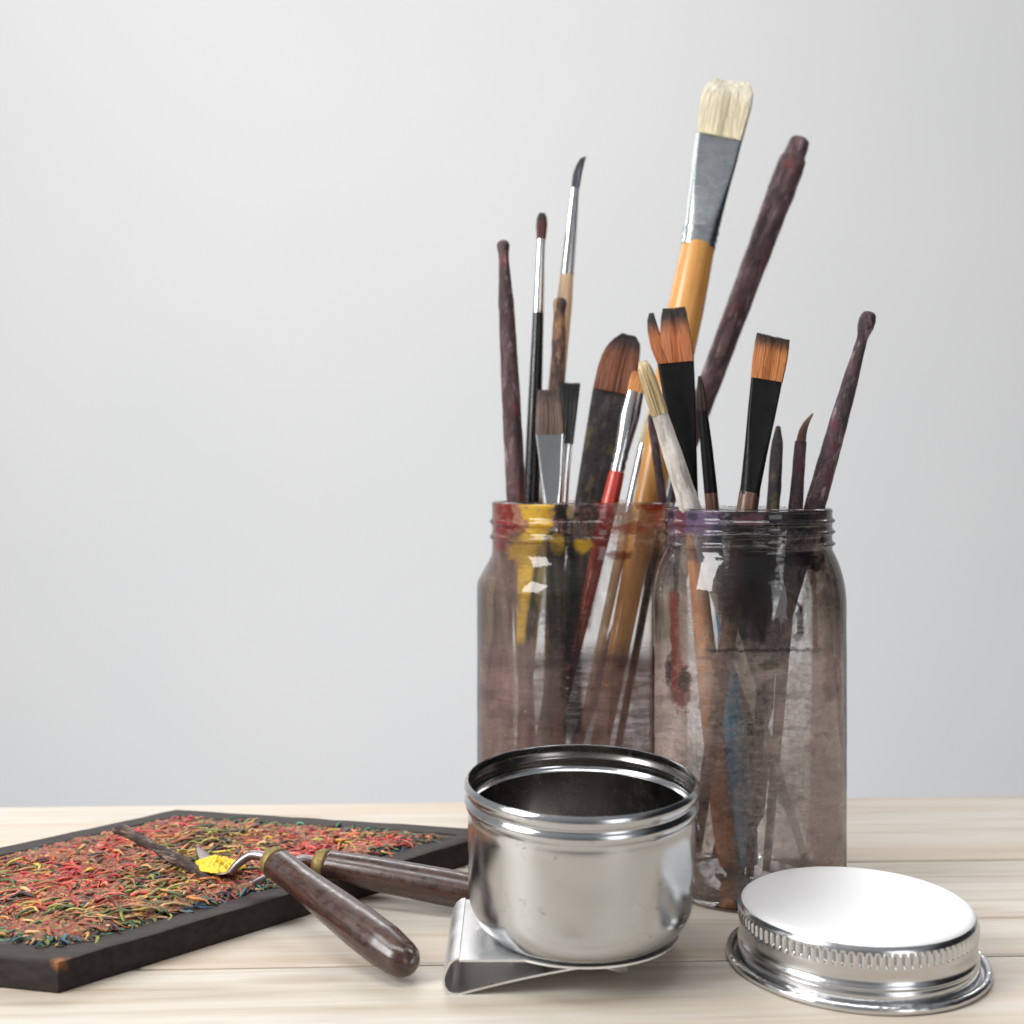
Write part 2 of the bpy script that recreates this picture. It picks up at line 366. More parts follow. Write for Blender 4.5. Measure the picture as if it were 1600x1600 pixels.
def stain_right(px, py, th, z, front):
    n = fbm(px*.035, py*.035, 21); n2 = fbm(px*.09, py*.012, 25); n3 = fbm(px*.012, py*.12, 28)
    n4 = fbm(px*.12, py*.12, 31)
    low = sm(985, 1060, py+n*22)
    c, a = lin((190,178,162)), max(0, .16+.22*n2+.14*n)
    c, a = over(c, a, lin((204,188,182)), low*max(0, min(1, .56-.30*blot(px, py, 1145, 1230, 75, 200, n*.5)-.12*blot(px, py, 1160, 1240, 30, 150, 0)+.18*n3+.2*n4+.1*sm(1120, 1250, py))))
    if not front:
        if py < 850: c, a = over(c, a, lin((70,52,66)), .6+.3*n)
        return c, max(0, min(1, a*.6))
    n5 = fbm(px*.11, py*.11, 44); n = n*.7+n5*.8; e = n*16
    def put(col, al):
        nonlocal c, a
        c, a = over(c, a, tuple(q*.60 for q in col), max(0, min(1, al)))
    put(lin((128,102,98)), .4*blot(px, py, 1130, 1215, 90, 60, n))
    put(lin((164,148,138)), .35*blot(px, py, 1250, 1270, 60, 120, n))
    put(lin((84,66,60)), .7*sm(1385+e, 1418, py))                           # dirty foot
    put(lin((62,46,56)), (.42+.45*n2+.3*n)*(1-sm(930, 1040, py+e*2.5))*sm(1070, 1120, px))
    put(lin((70,60,80)), .55*blot(px, py, 1100, 862, 34, 18, n)+.5*blot(px, py, 1040, 880, 14, 40, n))
    put(lin((34,22,36)), .9*blot(px, py, 1170, 905, 56, 44, n*1.4)*sm(-.6, .2, n5+.2))
    rim = 1-sm(826, 848, py+e*1.6)
    put(lin((128,104,146)), .93*rim*(1-sm(1118, 1132, px+e)))
    put(lin((36,30,38)), .94*rim*sm(1112, 1128, px+e*1.5)*(1-sm(1270, 1292, px+e)))
    put(lin((70,66,60)), .6*rim*sm(1262, 1285, px+e))
    put(lin((140,58,70)), .8*rim*(blot(px, py, 1062, 812, 9, 26, n)+.6*blot(px, py, 1044, 822, 9, 20, n)))
    put(lin((52,44,66)), .8*blot(px, py, 1048, 806, 5, 10, n)+.7*blot(px, py, 1082, 806, 8, 7, n))
    put(lin((150,104,116)), .8*blot(px, py, 1172, 812, 22, 9, n*1.4))
    put(lin((42,58,104)), .8*blot(px, py, 1120, 836, 9, 16, n))
    put(lin((30,22,24)), .75*blot(px, py, 1170, 846, 56, 22, n))
    put(lin((60,46,40)), .6*sm(1118, 1140, px+e)*(1-sm(1212, 1232, px+e))*(1-sm(930, 1030, py+e*2.5))*sm(850, 870, py))
    put(lin((34,24,24)), .95*blot(px, py, 1184, 882, 26, 42, n*.8))
    put(lin((70,50,40)), .55*blot(px, py, 1140, 905, 22, 60, n))
    put(lin((40,28,28)), .85*streak(px, py, 1188, 900, 1190, 1010, 16, 6, n2))
    put(lin((50,30,36)), .95*blot(px, py, 1256, 872, 32, 13, n*1.2)+.8*blot(px, py, 1276, 884, 9, 9, n))
    put(lin((56,40,38)), .6*blot(px, py, 1228, 868, 14, 16, n))
    lx = 1213+40*sm(895, 960, py)
    put(lin((44,30,30)), .95*(1-sm(1.2, 3.6, abs(px-lx-n*2)))*sm(890, 900, py)*(1-sm(960, 975, py)))
    put(lin((74,40,38)), .85*streak(px, py, 1252, 945, 1247, 1006, 4, 9, n))
    put(lin((60,46,48)), .8*(1-sm(1.5, 4.5, abs(py-1016-n*4)))*sm(1095, 1115, px)*(1-sm(1240, 1312, px)))
    put(lin((150,134,140)), .6*(1-sm(1.5, 5, abs(py-1028-n*3)))*sm(1078, 1090, px)*(1-sm(1150, 1165, px)))
    put(lin((48,34,40)), .75*streak(px, py, 1058, 845, 1049, 1080, 6, 6, n))
    put(lin((146,66,50)), .85*streak(px, py, 1050, 925, 1062, 1104, 6, 13, n2))
    put(lin((134,44,38)), .8*blot(px, py, 1066, 1075, 14, 30, n*1.6))
    put(lin((40,28,28)), .85*blot(px, py, 1069, 1062, 8, 16, n)+.8*blot(px, py, 1044, 1048, 5, 26, n))
    put(lin((168,136,120)), .5*blot(px, py, 1078, 975, 20, 52, n))
    put(lin((96,110,44)), .6*blot(px, py, 1200, 1040, 14, 8, n))
    put(lin((140,80,76)), .35*blot(px, py, 1298, 1062, 10, 40, n*1.5))
    put(lin((196,184,170)), .35*blot(px, py, 1268, 970, 14, 36, n))
    put(lin((178,164,160)), .5*max(0, n4-.15)*low*2)
    wr = 1-abs(fbm(px*.018+n*.3, py*.085, 61))*7
    put(lin((235,224,220)), .55*max(0, wr)*low*sm(-.2, .3, n5+.1)*blot(px, py, 1170, 1200, 150, 110, n))
    put(lin((84,68,72)), .30*sm(.0, .6, fbm(px*.016, py*.03, 71))*low)
    return c, a
def jar(J, name, label, stain, neck, shoulder, foot):
    root = empty(name, (J['x'], J['y'], 0), label, 'jar', 'paint stained brush jars')
    r, h = J['r'], J['h']
    rn = r*neck[0]; zs = shoulder[0]; zn = shoulder[1]    # shoulder from zs up to neck base zn
    prof = [(0, .35), (r*.6, .3), (r*.72, .12), (r*.82, 0), (r*.93, .05), (r*.985, .35), (r, .8)]
    z = 1.2
    while z < zs: prof.append((r+.02*noise.noise(Vector((z, 3, 0))), z)); z += .4
    for i in range(13):
        t = i/12; prof.append((r-(r-rn)*(t**shoulder[2] if shoulder[2] != 1 else sm(0, 1, t)), zs+(zn-zs)*t))
    m = 40
    for i in range(1, m+1):
        prof.append((rn, zn+(h-zn)*i/m))
    prof += [(rn-.06, h+.05), (rn-.2, h+.06), (rn-.3, h)]
    def thr(rr, zz, a, k):
        if rr >= rn-.001 and zz > zn-.02 and zz < h:
            t = (zz-zn)/(h-zn); u = (a/(2*math.pi)+.5) % 1.0
            for c in neck[1]:
                d = (t-c-.10*(u-.5))/.055
                rr += .13*math.exp(-d*d)
            d = (t-1)/.05
            rr += .03*math.exp(-d*d)
        # hand-made unevenness of the glass
        rr *= 1+.003*noise.noise(Vector((math.sin(a)*2, math.cos(a)*2, zz*.4)))
        return rr, zz
    V, Fc = lathe(prof, 160, thr)
    link('glass', V, Fc, M['glass'], root)
    # rim lip, thicker and clear
    V, Fc = lathe([(rn+.03, h-.12), (rn+.07, h-.04), (rn+.03, h+.05), (rn-.1, h+.1), (rn-.2, h+.04), (rn-.2, h-.1)], 128, close=True)
    # film just inside the glass
    inner = []
    zz = .5
    while zz < h+.001:
        if zz < zs: ri = r*(.93+.06*min(1, zz/1.2))
        elif zz < zn:
            t = (zz-zs)/(zn-zs); ri = (r-(r-rn)*(t**shoulder[2] if shoulder[2] != 1 else sm(0, 1, t)))
        else: ri = rn
        inner.append((ri-.06, zz)); zz += .06
    n = 420
    V, Fc = lathe(inner, n)
    cols = []
    for (x, y, z) in V:
        X, Y = J['x']+x, J['y']+y
        px = 800+F*X/Y; py = HZ+F*(CH-z)/Y
        front = y < 0
        c, a = stain(px, py, 0, z, front)
        # rim edges where film ends
        cols.append((*c, max(0, min(1, a))))
    link('paint_film', V, Fc, M['film'], root, cols=cols)
    return root
jl = jar(JL, 'glass_jar', 'wide paint stained glass jar with yellow and black drips from its rim', stain_left, (.855, (.30, .62)), (11.6, 13.4, 1), 0)
jr = jar(JR, 'glass_jar', 'narrower grimy glass jar with purple black rim and a red streak', stain_right, (.855, (.12, .42, .70)), (11.5, 13.9, 2.2), 0)

# ------------------------------------------------------------------ brushes
BR_N = 0
def brush(J, label, T, R, parts, cat='paintbrush', name='paintbrush', bott=None, group=None, tilt_face=0):
    """T, R: (px, py, D) of the top end and of where it passes the rim. parts: list of dicts, top to bottom"""
    global BR_N; BR_N += 1
    A, B = at(*T), at(*R)
    d = (A-B).normalized()
    # go down from rim until foot or wall
    rin = J['r']*.93-.35
    t = 0; P = B.copy()
    while True:
        Q = P-d*.1
        if Q.z < .75 or (math.hypot(Q.x-J['x'], Q.y-J['y']) > rin and t > 3 and Q.z < 11): break
        P = Q; t += .1
        if t > 40: break
    base = P
    zax = d; xax = Vector((0, 1, 0)).cross(zax); xax = (Vector((1, 0, 0)) - zax*zax.x).normalized()
    yax = zax.cross(xax)
    Mx = Matrix((xax, yax, zax)).transposed()
    q = Mx.to_quaternion() @ Matrix.Rotation(math.radians(tilt_face), 3, 'Z').to_quaternion()
    root = empty(name, base, label, cat, group, rot=q)
    cosw = math.sqrt(max(.05, 1-(d.x)**2))
    def loc(py):      # local z and depth where the axis projects to image row py
        k = (py-HZ)/F     # CH - z = k*y
        # base + s*d : CH-base.z-s*d.z = k*(base.y+s*d.y)
        s = (CH-base.z-k*base.y)/(d.z+k*d.y)
        return s, (base+d*s).y
    top = loc(T[1])[0]
    last_sec = None
    obs = {}
    for pi, p in enumerate(parts):
        secs = []
        for q4 in p['s']:
            py, w = q4[0], q4[1]; dr = q4[2] if len(q4) > 2 else 1.0; xo = q4[3] if len(q4) > 3 else 0
            if py == 'end': z, D = 0.0, base.y
            elif py == 'low': z, D = p.get('lowz', 4.0), base.y
            else: z, D = loc(py)
            a = w/F*D*.5*cosw
            secs.append((z, a, a*dr, xo/F*D))
        secs.sort(key=lambda s: s[0])
        par = obs[p['of']] if 'of' in p else root
        if p.get('hair'):
            o = hair_part(p, secs, par)
        else:
            rs = refine(secs, .2)
            if p.get('round', 0):      # rounded top end
                z0, a0, b0, x0 = rs[-1]
                rs += [(z0+a0*p['round']*math.sin(u), a0*math.cos(u), b0*math.cos(u), x0) for u in (.4, .8, 1.15, 1.4)]
            V, Fc = loft(rs, 32, p.get('sq', 2.0), True, p.get('lump', 0), BR_N*3.3)
            if p['n'] == 'ferrule' and p.get('sq', 2) > 2.1:
                za, zb = rs[0][0], rs[-1][0]; bz = {round(q[0], 5): q[2] for q in rs}
                for vi, v in enumerate(V):
                    b = bz.get(round(v[2], 5)); t = sm(.1, .75, (v[2]-za)/(zb-za))
                    if b:
                        lim = b*(1-.42*t)
                        if abs(v[1]) > lim: V[vi] = (v[0], math.copysign(lim+(abs(v[1])-lim)*.12, v[1]), v[2])
            o = link(p['n'], V, Fc, M[p['m']], par)
            auto(o, 50)
        if 'lab' in p: o['label'] = p['lab']
        obs[p['n']] = o
    return root
def hair_part(p, secs, par):
    """core plus individual hairs; colours root->tip stored on vertices"""
    rnd = random.Random(len(p['n'])+int(secs[0][1]*1e4))
    z0, z1 = secs[0][0], secs[-1][0]
    c0, c1, tipf = p['c0'], p['c1'], p.get('tf', .72)
    pts = sorted(secs)
    def sec(z):
        for (u, v) in zip(pts[:-1], pts[1:]):
            if u[0] <= z <= v[0]:
                t = (z-u[0])/(v[0]-u[0]); return tuple(u[k]+(v[k]-u[k])*t for k in range(4))
        return pts[-1] if z > pts[-1][0] else pts[0]
    def colr(t, j):
        k = sm(tipf-.2, tipf+.12, t+j*.14)
        return tuple(max(0, (c0[i]*(1-k)+c1[i]*k)*(1+j*.4)) for i in range(3))
    slant = p.get('slant', 0)
    core = [sec(z0+(z1-z0)*i/20*.985) for i in range(21)]
    core = [(s[0], s[1]*.97, s[2]*.95, s[3]) for s in core]
    V, Fc = loft(core, 28, p.get('sq', 2.3), True)
    V = [(x, y, z+slant*x*sm(z0, z1, z)) for (x, y, z) in V]
    cols = [colr((v[2]-z0)/(z1-z0), .25*noise.noise(Vector((v[0]*12, v[1]*12, v[2]*.7)))) for v in V]
    nh = int(p.get('nh', 260)*1.5)
    sq = p.get('sq', 2.3)
    wd = p.get('hw', .022)
    gap = p.get('gap')
    for h in range(nh):
        a = rnd.uniform(0, 2*math.pi); rr = 1.0 if h % 3 else math.sqrt(rnd.random())
        ca, sa = math.cos(a), math.sin(a)
        ux = math.copysign(abs(ca)**(2/sq), ca)*rr; uy = math.copysign(abs(sa)**(2/sq), sa)*rr
        L = (z1-z0)*(1+rnd.uniform(-.035, .012)); zs = z0+(z1-z0)*(0 if h % 4 else rnd.uniform(0, .5)); j = rnd.uniform(-.5, .5)
        spl = rnd.uniform(-.03, .02)
        i0 = len(V); K = 6
        for k in range(K+1):
            t = k/K; z = zs+(z0+L-zs)*t; s = sec(min(z, z1)); u = (z-z0)/(z1-z0)
            cx = ux*s[1]*(1+spl*u)+s[3]; cy = uy*s[2]*(1+spl*u)
            z += slant*cx*sm(0, 1, u)
            wz = wd*(1-.75*t**3)
            for (dx, dy) in ((wz, 0), (-wz*.5, wz*.87), (-wz*.5, -wz*.87)):
                V.append((cx+dx, cy+dy, z)); cols.append(colr(u, j))
        for k in range(K):
            for e in range(3):
                f = (e+1) % 3
                Fc.append((i0+k*3+e, i0+k*3+f, i0+k*3+3+f, i0+k*3+3+e))
        Fc.append((i0+K*3, i0+K*3+1, i0+K*3+2))
    return link(p['n'], V, Fc, M['hair'], par, cols=cols)

CREAM = (lin((222,210,180)), lin((236,229,210))); SABLE = (lin((186,108,58)), lin((30,18,14)))
DKBR = (lin((92,66,56)), lin((46,32,28))); BLKH = (lin((26,24,26)), lin((12,12,14)))
ORG = (lin((214,148,84)), lin((206,140,80)))
JLg, JRg = 'brushes standing in the wide jar', 'brushes standing in the narrower jar'
# ---- wide (rear) jar
brush(JL, 'thin handle end crusted in maroon paint, leftmost stick in the wide jar', (786,380,57.5), (807,785,57.0), [
    dict(n='handle', m='maroon', s=[('end',20),(785,31),(600,29),(470,24),(410,16),(396,17),(384,21)], round=.9, lump=.032)], group=JLg)
brush(JL, 'slim round brush with black handle, long silver ferrule and small dark tip', (847,333,59.5), (830,785,59), [
    dict(n='handle', m='black', s=[('end',14),(785,26),(700,24),(487,17)]),
    dict(n='ferrule', m='silver', s=[(489,17.5),(372,13)], sq=2),
    dict(n='bristles', hair=1, s=[(374,13,1),(352,17,1),(340,15,1),(333,9,.8)], c0=lin((110,66,56)), c1=lin((60,42,36)), nh=120)], group=JLg)
brush(JL, 'tall pale wood brush with tapered ferrule and slanted dark grey tip', (903,250,60.5), (852,785,59.5), [
    dict(n='handle', m='palewood', s=[('end',12),(785,18),(610,26),(470,25),(430,21)]),
    dict(n='ferrule', m='silver', s=[(432,22,.8),(360,18,.7),(292,12,.6)]),
    dict(n='bristles', hair=1, s=[(294,12,.6),(272,13.5,.5,1),(258,12,.5,4),(249,9,.4,8)], c0=lin((84,82,90)), c1=lin((52,52,60)), nh=120, slant=.5)], group=JLg)
brush(JL, 'worn handle end with flaking brown paint in front of the pale wood brush', (875,464,58), (866,785,57.5), [
    dict(n='handle', m='brown_caked', s=[('end',14),(785,20),(608,23),(520,21),(490,18),(474,22)], round=.9, lump=.06)], group=JLg)
brush(JL, 'flat brush with brown squared bristles and wide bright ferrule near the yellow drip', (857,610,54.8), (863,785,54.6), [
    dict(n='handle', m='black', s=[('end',12),(960,26),(830,30)]),
    dict(n='ferrule', m='silver', s=[(832,30,.9),(790,32,.8),(720,38,.42),(677,46,.3)], sq=2.6),
    dict(n='bristles', hair=1, s=[(679,44,.28),(650,42,.3),(625,37,.25),(609,33,.16)], c0=lin((112,90,80)), c1=lin((78,60,54)), tf=.8, nh=420, sq=3)], group=JLg)
brush(JL, 'black flat bristle brush just behind the brown squared one', (890,598,56.6), (880,785,56.2), [
    dict(n='handle', m='black', s=[('end',10),(900,16),(785,15)]),
    dict(n='ferrule', m='silver', s=[(787,16,.9),(740,16,.8),(692,20,.5)]),
    dict(n='bristles', hair=1, s=[(694,20,.5),(650,26,.4),(598,33,.25)], c0=BLKH[0], c1=BLKH[1], nh=260, sq=3)], group=JLg)
brush(JL, 'large slanted brush with rust brown hair fading to black, ferrule smeared dark', (976,522,58.5), (924,785,57.5), [
    dict(n='handle', m='black_caked', s=[('end',22),(900,40),(790,50)]),
    dict(n='ferrule', m='black_caked', s=[(795,52,.6),(700,60,.4),(610,66,.34)], sq=2.5),
    dict(n='bristles', hair=1, s=[(614,65,.33),(580,63,.3),(562,60,.27,1),(550,55,.24,2),(540,49,.2,4),(532,42,.18,6),(526,33,.15,7),(522,22,.12,7)], c0=lin((122,62,26)), c1=lin((26,18,16)), tf=.78, nh=700, sq=2.6, slant=-.05)], group=JLg)
brush(JL, 'red handled brush with short orange hair and glossy dark ringed ferrule', (1000,582,56.2), (953,785,55.4), [
    dict(n='handle', m='red', s=[('end',12),(860,24),(785,28),(738,25)]),
    dict(n='ferrule', m='silver', s=[(740,22,1),(728,25,1),(722,22,1),(714,26,1),(708,24,1),(690,27,.9),(650,32,.6),(613,27,.5)]),
    dict(n='bristles', hair=1, s=[(615,25,.4),(600,28,.35),(582,24,.3)], c0=ORG[0], c1=ORG[1], nh=200)], group=JLg)
brush(JL, 'brush with bright silver ferrule and pale tan hair leaning behind the red handle', (1017,640,58.2), (986,785,57.6), [
    dict(n='handle', m='palewood', s=[('end',10),(900,16),(800,18)]),
    dict(n='ferrule', m='silver', s=[(802,19),(700,18),(692,16)]),
    dict(n='bristles', hair=1, s=[(694,16),(670,15),(640,8)], c0=CREAM[0], c1=CREAM[0], nh=120)], group=JLg)
brush(JL, 'tallest wide flat brush with cream hog hair, grey ferrule and ochre handle', (1141,128,60.8), (1012,785,57.6), [
    dict(n='handle', m='ochre', s=[('end',24),(1155,30),(900,38),(785,49),(600,54),(480,58),(384,54)]),
    dict(n='ferrule', m='greymetal', s=[(388,55,.9),(384,56,.9),(380,53,.9),(374,57,.88),(369,54,.86),(364,58,.84),(358,56,.82),(300,62,.55),(250,70,.36),(212,74,.28)], sq=2.6),
    dict(n='bristles', hair=1, s=[(216,72,.27),(190,76,.27),(160,80,.25),(140,76,.2),(127,60,.12)], c0=CREAM[0], c1=CREAM[1], nh=900, sq=3.2, slant=.08, hw=.028)], group=JLg)
brush(JL, 'thick stick caked in maroon and mauve paint leaning far right above the jars', (1249,222,62.6), (1040,785,60.8), [
    dict(n='handle', m='maroon', s=[('end',16),(785,32),(600,37),(400,42),(300,46),(262,47),(250,44),(244,37),(232,36),(222,34)], round=.5, lump=.032)], group=JLg)
brush(JL, 'thin maroon handle crossing behind the cream tipped brush', (1016,645,55.6), (1036,785,56.4), [
    dict(n='handle', m='maroon_dark', s=[('end',9),(785,14),(670,13),(652,11)], round=.9, lump=.08)], group=JLg)
brush(JL, 'slim silver ferrule stub at the right side of the wide jar', (1056,690,60.5), (1038,785,60.2), [
    dict(n='handle', m='black', s=[('end',10),(900,14),(790,16)]),
    dict(n='ferrule', m='silver', s=[(792,17),(730,15)]),
    dict(n='bristles', hair=1, s=[(732,14),(710,13),(690,5)], c0=DKBR[0], c1=DKBR[1], nh=80)], group=JLg)
# ---- narrower (front) jar
brush(JR, 'flat brush with split orange hair and black tips on a broad black ferrule', (1047,482,52.6), (1079,790,51.8), [
    dict(n='handle', m='orangewood', s=[('end',26),(1300,36),(1100,36),(850,26),(810,22)]),
    dict(n='ferrule', m='black_satin', s=[(815,24,.9),(770,27,.8),(700,38,.5),(620,51,.32),(564,58,.26)], sq=2.6),
    dict(n='bristles', hair=1, s=[(567,50,.25,3),(540,51,.25,3),(510,43,.22,4),(490,39,.16,5),(482,35,.1,6)], c0=SABLE[0], c1=SABLE[1], nh=620, sq=3),
    dict(n='split_tuft', hair=1, s=[(567,26,.5,-15),(540,22,.5,-25),(515,17,.5,-30),(498,13,.4,-31),(487,7,.3,-30)], c0=SABLE[0], c1=SABLE[1], nh=220, sq=2.2, tf=.7)], group=JRg)
brush(JR, 'round cream bristle brush with dirty white ferrule leaning over the rim', (1004,566,48.6), (1078,792,49.2), [
    dict(n='handle', m='white', s=[('end',12),(1100,22),(850,28),(798,33)]),
    dict(n='ferrule', m='white', s=[(800,33),(788,36),(782,34),(774,36),(768,34),(700,31),(645,26)], lump=.02),
    dict(n='bristles', hair=1, s=[(647,27),(620,27),(590,25),(572,21),(565,13)], c0=lin((206,182,140)), c1=lin((214,192,152)), nh=300)], group=JRg)
brush(JR, 'thin dark pointed brush between the two black flat brushes', (1093,588,50.6), (1113,792,50.6), [
    dict(n='handle', m='blue', s=[('end',34),(1300,42),(1060,34),(990,22),(840,20)]),
    dict(n='grip', m='brown', s=[(842,20.5),(800,21),(770,21)]),
    dict(n='ferrule', m='black_satin', s=[(773,21),(700,19),(640,14)]),
    dict(n='bristles', hair=1, s=[(642,14),(615,12),(600,9),(588,4)], c0=lin((60,38,30)), c1=lin((18,16,16)), nh=90)], group=JRg)
brush(JR, 'flat orange haired brush with squared black tips standing alone on its black ferrule', (1208,527,49.6), (1168,792,49.2), [
    dict(n='handle', m='brown', s=[('end',18),(1000,26),(840,34),(770,33)]),
    dict(n='ferrule', m='black_satin', s=[(774,31,1),(760,31,.95),(700,37,.6),(640,45,.4),(591,50,.3)], sq=2.6),
    dict(n='bristles', hair=1, s=[(594,49,.28),(565,53,.28),(540,53,.24),(526,52,.16)], c0=lin((190,118,58)), c1=SABLE[1], tf=.8, nh=620, sq=3.4, slant=-.06)], group=JRg)
brush(JR, 'short blackened handle end with a pointed top', (1216,666,51.5), (1208,792,51), [
    dict(n='handle', m='black_caked', s=[('end',12),(790,21),(720,20),(690,17),(668,8)], round=.7, lump=.05)], group=JRg)
brush(JR, 'small worn brush with a wispy hooked brown tip', (1254,655,50.6), (1243,792,50.4), [
    dict(n='handle', m='maroon_dark', s=[('end',12),(790,22),(740,20),(690,18)], lump=.05),
    dict(n='bristles', hair=1, s=[(692,14),(672,11,.8,2),(658,8,.7,7),(645,3,.7,15)], c0=lin((110,76,64)), c1=lin((150,120,100)), nh=80)], group=JRg)
brush(JR, 'maroon stick with a knobbed end leaning right out of the narrower jar', (1357,494,50.0), (1273,792,50.6), [
    dict(n='handle', m='maroon_dark', s=[('end',16),(790,33),(700,31),(600,25),(555,19),(530,17),(522,20),(512,26),(500,27),(494,24)], round=.7, lump=.032)], group=JRg)
brush(JR, 'dark wide brush head sunk low in the murk of the narrower jar', (1186,850,53.0), (1182,900,52.9), [
    dict(n='handle', m='black_caked', s=[('end',30,.5),(1370,46,.4),(1270,84,.2),(1180,92,.16),(1160,60,.2),(1100,86,.16),(1000,78,.16),(930,44,.3),(855,20)], lump=.03)], group=JRg)

# ------------------------------------------------------------------ paint box
Fp, Rp, Bp = Vector((-14.8, 39.65, 0)), Vector((-.29, 54.46, 0)), Vector((-16.0, 57.9, 0))
Lp = Fp+Bp-Rp
HT = 1.04
box_root = empty('painting_panel', (Fp+Bp)/2, 'dark framed panel heaped with red, ochre and green strings of dried paint', 'painting')
ctr = (Fp+Bp)/2
quad = [Fp, Rp, Bp, Lp]
def inset(q, m):
    out = []
    n = len(q)
    for i in range(n):
        p0, p1, p2 = q[i-1], q[i], q[(i+1) % n]
        d1 = (p1-p0).normalized(); d2 = (p2-p1).normalized()
        n1 = Vector((-d1.y, d1.x, 0)); n2 = Vector((-d2.y, d2.x, 0))
        k = m/(1+n1.dot(n2)); out.append(p1+(n1+n2)*k)
    return out
def frame_mat():
    m, nt, out = new_mat('dark_stained_wood'); p = bsdf(nt, out, Roughness=.5, Specular_IOR_Level=.25)
    n1 = noi(nt, objco(nt, .4, 2, 2), 2.0, 6, .65)
    c = ramp(nt, n1, [(.3, lin((30,24,22))), (.7, lin((54,46,42)))])
    tc = nt.nodes.new('ShaderNodeTexCoord'); dv = nd(nt, 'ShaderNodeVectorMath', operation='DISTANCE')
    nt.links.new(tc.outputs['Object'], dv.inputs[0]); cc = (Fp-ctr)*S
    dv.inputs[1].default_value = (cc.x, cc.y+.001, HT*S)
    ad = nd(nt, 'ShaderNodeMath', operation='ADD'); nt.links.new(dv.outputs['Value'], ad.inputs[0])
    ns = nd(nt, 'ShaderNodeMath', operation='MULTIPLY_ADD'); nt.links.new(noi(nt, objco(nt), 3, 4), ns.inputs[0]); ns.inputs[1].default_value = .006; ns.inputs[2].default_value = -.003
    nt.links.new(ns.outputs[0], ad.inputs[1])
    f = ramp(nt, ad.outputs[0], [(.0018, g(.9)), (.0030, g(0))])
    nt.links.new(mixc(nt, f, c, lin((150,96,58))), p.inputs['Base Color'])
    nt.links.new(bump(nt, noi(nt, objco(nt, 1, 1, 1), 3, 6, .7), .35, .0008), p.inputs['Normal']); return m
M['frame'] = frame_mat()
def build_frame():
    levels = [(0.05, 0.0), (0.0, 0.04), (0.0, HT-.09), (.03, HT-.03), (.09, HT), (1.0, HT), (1.05, HT-.02), (1.08, HT-.12)]
    V, Fc = [], []
    rings = [[p-ctr+Vector((0, 0, z)) for p in inset(quad, m)] for (m, z) in levels]
    # subdivide each side for slight waviness
    K = 24
    for ri, rg in enumerate(rings):
        for i in range(4):
            a, b = rg[i], rg[(i+1) % 4]
            for k in range(K):
                p = a.lerp(b, k/K)
                if 1 < ri < 6: p = p+Vector((0, 0, .035*noise.noise(p*.9)))
                V.append(tuple(p))
    n = 4*K
    for r in range(len(rings)-1):
        for i in range(n):
            j = (i+1) % n; Fc.append((r*n+i, r*n+j, (r+1)*n+j, (r+1)*n+i))
    Fc.append(tuple(reversed(range(n))))
    o = link('frame', V, Fc, M['frame'], box_root); auto(o, 30)
    q = [p-ctr for p in inset(quad, 1.07)]
    V = []; Fc = []; N = 260; cols = []
    pal = [lin(c) for c in ((58,40,34),(150,56,46),(186,74,58),(176,112,66),(104,104,50),(66,42,38),(196,150,90),(190,86,84),(84,60,40),(150,70,40))]
    for i in range(N+1):
        for j in range(N+1):
            a = q[0].lerp(q[1], i/N); b = q[3].lerp(q[2], i/N); p = a.lerp(b, j/N)
            e = min(i, j, N-i, N-j)/N
            wx_ = .5*noise.noise(Vector((p.x*.8, p.y*.8, 7))); rd = 1-abs(noise.noise(Vector((p.x*1.3+wx_, p.y*3.4+wx_*2, 1))))*2.2
            r2 = 1-abs(noise.noise(Vector((p.x*3+wx_*3, p.y*7, 5))))*2.2
            on = sm(.02, .07, e+.03*fbm(p.x*.7, p.y*.7, 2))
            V.append((p.x, p.y, HT-.07+on*(.09+.17*max(0, rd)+.07*max(0, r2)+.07*fbm(p.x*.5, p.y*.5, 3))))
            k = int(abs(noise.noise(Vector((p.x*1.1+wx_*2, p.y*3.1, 11)))*21)+abs(noise.noise(Vector((p.x*.4, p.y*.6, 3)))*6)) % 10
            c = pal[k]; m_ = .55+.5*max(0, min(1, rd)); base = lin((56,50,47))
            cols.append(tuple(base[t]*(1-on)+c[t]*m_*on for t in range(3)))
    for i in range(N):
        for j in range(N):
            Fc.append((i*(N+1)+j, (i+1)*(N+1)+j, (i+1)*(N+1)+j+1, i*(N+1)+j+1))
    link('panel', V, Fc, mat_attr('panel_paint', .5), box_root, cols=cols)
build_frame()
M['strand'] = mat_attr('dried_paint_strings', .42)
